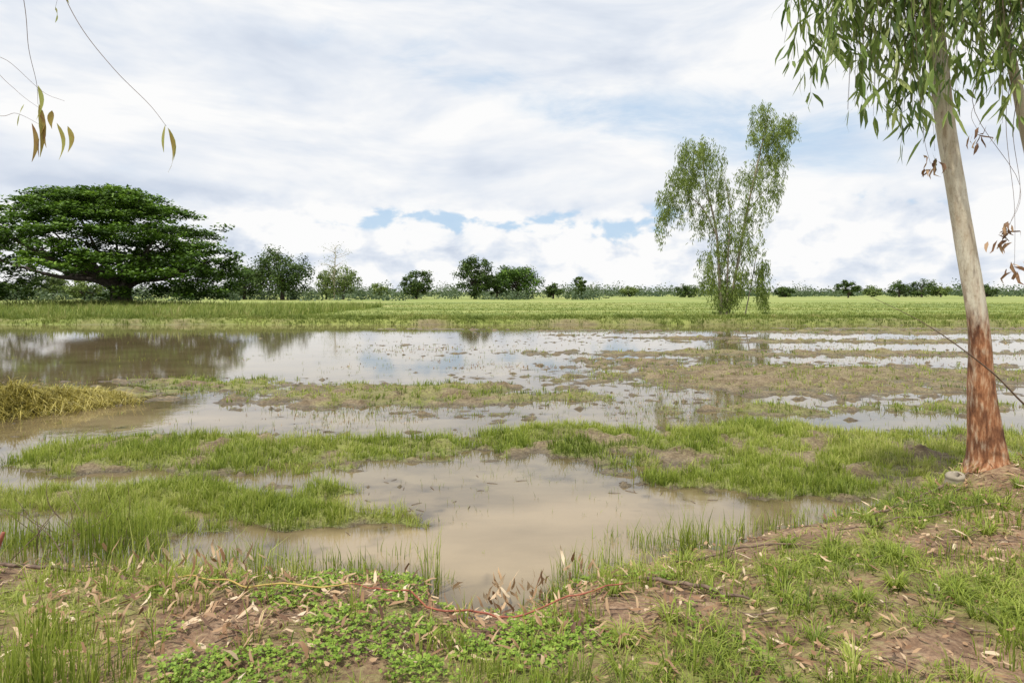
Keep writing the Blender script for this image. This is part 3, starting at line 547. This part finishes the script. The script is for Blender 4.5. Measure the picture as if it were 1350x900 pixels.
for i in range(34):
    b=np.array([x0,y0,rng.uniform(4,13)]); c=b+np.array([rng.normal(0,1.8),rng.normal(0,2),rng.uniform(.6,2.0)]); q,rb=smooth_path([b,(b+c)/2+rng.normal(0,.15,3),c],[.06,.04,.02],3); a.add(*tube(q,rb,4))
    m=12; lf.add(*cards(c+rng.normal(0,.5,(m,3)),rng.normal(size=(m,3)),.26,.7,rng.random(m)))
a.make('trunk',M_palebark,e); lf.make('foliage',M_light,e)
lf=Acc()
def belt(n,Y0,Y1,hr,wr,pxr,card,dens,vary=1.3):
    for i in range(n):
        Yd=rng.uniform(Y0,Y1); x=at(rng.uniform(*pxr),Yd); h=rng.uniform(*hr)*(.3+vary*float(vn(np.array([x*.03]),np.array([Yd*.01]),8)[0])); w=rng.uniform(*wr)
        u=unit(rng.normal(size=(dens,3)))*(rng.random((dens,1))**.45); u[:,2]=np.abs(u[:,2])
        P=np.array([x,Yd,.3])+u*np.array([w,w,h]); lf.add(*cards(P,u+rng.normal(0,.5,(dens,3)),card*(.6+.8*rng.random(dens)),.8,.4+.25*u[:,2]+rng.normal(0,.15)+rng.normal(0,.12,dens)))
belt(640,380,560,(4.5,10),(5,11),(-350,1700),1.2,60)
belt(90,240,340,(2.0,4.5),(3,7),(-50,800),.8,60)
belt(130,250,360,(3,6.5),(3,7),(780,1450),.8,60)
belt(60,130,180,(1.2,3.0),(1.5,4),(-60,520),.6,60)
belt(60,150,210,(1.2,3.4),(2,5),(280,800),.55,60)
lf.make('distant_trees',M_disthaze)
# ---------------------------------------------------------------- world
sunv=Vector((-.42,-.42,1.25)).normalized()
elev=math.asin(sunv.z); rot=math.atan2(sunv.x,sunv.y)
w=bpy.data.worlds.new("World"); bpy.context.scene.world=w; w.use_nodes=True; nt=w.node_tree; nd=nt.nodes; lk=nt.links; nd.clear()
sky=nd.new('ShaderNodeTexSky'); sky.sky_type='NISHITA'; sky.sun_disc=False; sky.sun_elevation=elev; sky.sun_rotation=rot; sky.dust_density=1.0
tc=nd.new('ShaderNodeTexCoord'); sp=nd.new('ShaderNodeSeparateXYZ'); lk.new(tc.outputs['Generated'],sp.inputs[0])
def mth(op,a,b=None,c=None,cl=False):
    n=nd.new('ShaderNodeMath'); n.operation=op; n.use_clamp=cl
    for i,v in enumerate((a,b,c)):
        if v is None: continue
        if isinstance(v,(int,float)): n.inputs[i].default_value=v
        else: lk.new(v,n.inputs[i])
    return n.outputs[0]
def mrange(v,a,b,c=0.,d=1.):
    n=nd.new('ShaderNodeMapRange'); n.interpolation_type='SMOOTHSTEP'; lk.new(v,n.inputs[0])
    for k,t in zip(('From Min','From Max','To Min','To Max'),(a,b,c,d)): n.inputs[k].default_value=t
    return n.outputs[0]
x,y,z=sp.outputs; az=mth('ARCTAN2',x,y); r=mth('SQRT',mth('ADD',mth('MULTIPLY',x,x),mth('MULTIPLY',y,y))); el=mth('DIVIDE',z,mth('MAXIMUM',r,.05))
def nz(sx,sy,det=4,rough=.6,off=0,dist=0):
    c=nd.new('ShaderNodeCombineXYZ'); lk.new(mth('MULTIPLY',az,sx),c.inputs[0]); lk.new(mth('MULTIPLY',el,sy),c.inputs[1]); c.inputs[2].default_value=off
    n=nd.new('ShaderNodeTexNoise'); n.inputs['Scale'].default_value=1; n.inputs['Detail'].default_value=det; n.inputs['Roughness'].default_value=rough; n.inputs['Distortion'].default_value=dist; lk.new(c.outputs[0],n.inputs[0]); return n.outputs[0]
nw=nz(6,10,3,.6,1.7)
azw=mth('ADD',az,mth('MULTIPLY',mth('SUBTRACT',nw,.5),.3)); elw=mth('ADD',el,mth('MULTIPLY',mth('SUBTRACT',nw,.5),-.06))
def blob(a,b,sa,sb,s,wrp=True):
    p=mth('DIVIDE',mth('SUBTRACT',azw if wrp else az,a),sa); q=mth('DIVIDE',mth('SUBTRACT',elw if wrp else el,b),sb)
    return mth('MULTIPLY',mth('EXPONENT',mth('MULTIPLY',mth('ADD',mth('MULTIPLY',p,p),mth('MULTIPLY',q,q)),-1)),s)
def tot(l):
    t=l[0]
    for k in l[1:]: t=mth('ADD',t,k)
    return t
gen=nz(4.2,11,6,.62,4.0,.5); cu=nz(17,27,5,.52,6.6,.2); cn=nz(2.6,8,5,.6,2.2,.3)
hi=tot([blob(-.04,.335,.11,.028,.75),blob(.16,.29,.18,.04,.55),blob(.33,.24,.17,.06,.68),blob(.50,.19,.14,.04,.55),blob(-.35,.40,.2,.03,.3)])
hi=mth('ADD',hi,mth('MULTIPLY',mth('SUBTRACT',gen,.53),1.8))
hi=mth('MULTIPLY',mrange(hi,.10,1.0),.85)
lo_=tot([blob(-.20,.114,.12,.018,.85,False),blob(.01,.108,.12,.020,.95,False),blob(.16,.100,.07,.026,.95,False),blob(.58,.13,.14,.02,.45,False),blob(.30,.13,.10,.02,.45,False)])
lo_=mth('MULTIPLY',mrange(mth('ADD',lo_,mth('MULTIPLY',mth('SUBTRACT',.48,cu),5.0)),.45,1.1),mrange(lo_,.1,.5))
blue=mth('MAXIMUM',hi,mth('MULTIPLY',lo_,.85))
mask=mth('SUBTRACT',1.0,blue,cl=True)
low=mrange(el,.18,.07)
tone=mth('ADD',cn,mth('MULTIPLY',mth('MULTIPLY',mth('SUBTRACT',cu,.46),low),1.3))
grey=tot([blob(-.58,.140,.34,.022,.22),blob(-.6,.36,.5,.12,.13),blob(-.05,.20,.06,.02,.15),blob(-.1,.42,.5,.06,.11),blob(-.25,.05,.4,.02,.10)])
tone=mth('SUBTRACT',tone,grey)
cr=nd.new('ShaderNodeValToRGB'); lk.new(tone,cr.inputs[0]); el_=cr.color_ramp.elements
el_[0].position=.20; el_[0].color=(.62,.69,.81,1); el_[1].position=.54; el_[1].color=(1,1,1,1); k=el_.new(.37); k.color=(.79,.84,.92,1)
sc=nd.new('ShaderNodeMix'); sc.data_type='RGBA'; sc.blend_type='MULTIPLY'; sc.inputs[0].default_value=1; lk.new(cr.outputs[0],sc.inputs[6]); sc.inputs[7].default_value=(9.8,9.8,9.8,1)
thin=nd.new('ShaderNodeMix'); thin.data_type='RGBA'; thin.inputs[0].default_value=.75; lk.new(sky.outputs[0],thin.inputs[6]); thin.inputs[7].default_value=(5.2,7.3,9.7,1)
mx=nd.new('ShaderNodeMix'); mx.data_type='RGBA'; lk.new(mask,mx.inputs[0]); lk.new(thin.outputs[2],mx.inputs[6]); lk.new(sc.outputs[2],mx.inputs[7])
bg=nd.new('ShaderNodeBackground'); bg.inputs[1].default_value=.1; lk.new(mx.outputs[2],bg.inputs[0]); wo=nd.new('ShaderNodeOutputWorld'); lk.new(bg.outputs[0],wo.inputs[0])
ld=bpy.data.lights.new('sun','SUN'); ld.energy=4.4; ld.angle=math.radians(1.2); ld.color=(1,.95,.86); lo=bpy.data.objects.new('sun',ld); C.objects.link(lo); lo.rotation_euler=sunv.to_track_quat('Z','Y').to_euler(); lo.location=(0,0,30)
# ---------------------------------------------------------------- camera
cd=bpy.data.cameras.new('camera'); cd.lens=22; cd.sensor_width=36; cd.shift_y=-65/1350; cd.clip_start=.05; cd.clip_end=9000
co=bpy.data.objects.new('camera',cd); C.objects.link(co); co.location=(0,0,2.2); co.rotation_euler=(math.radians(90),0,0)
sc_=bpy.context.scene; sc_.camera=co; sc_.view_settings.view_transform='Standard'; sc_.view_settings.look='None'; sc_.view_settings.exposure=0
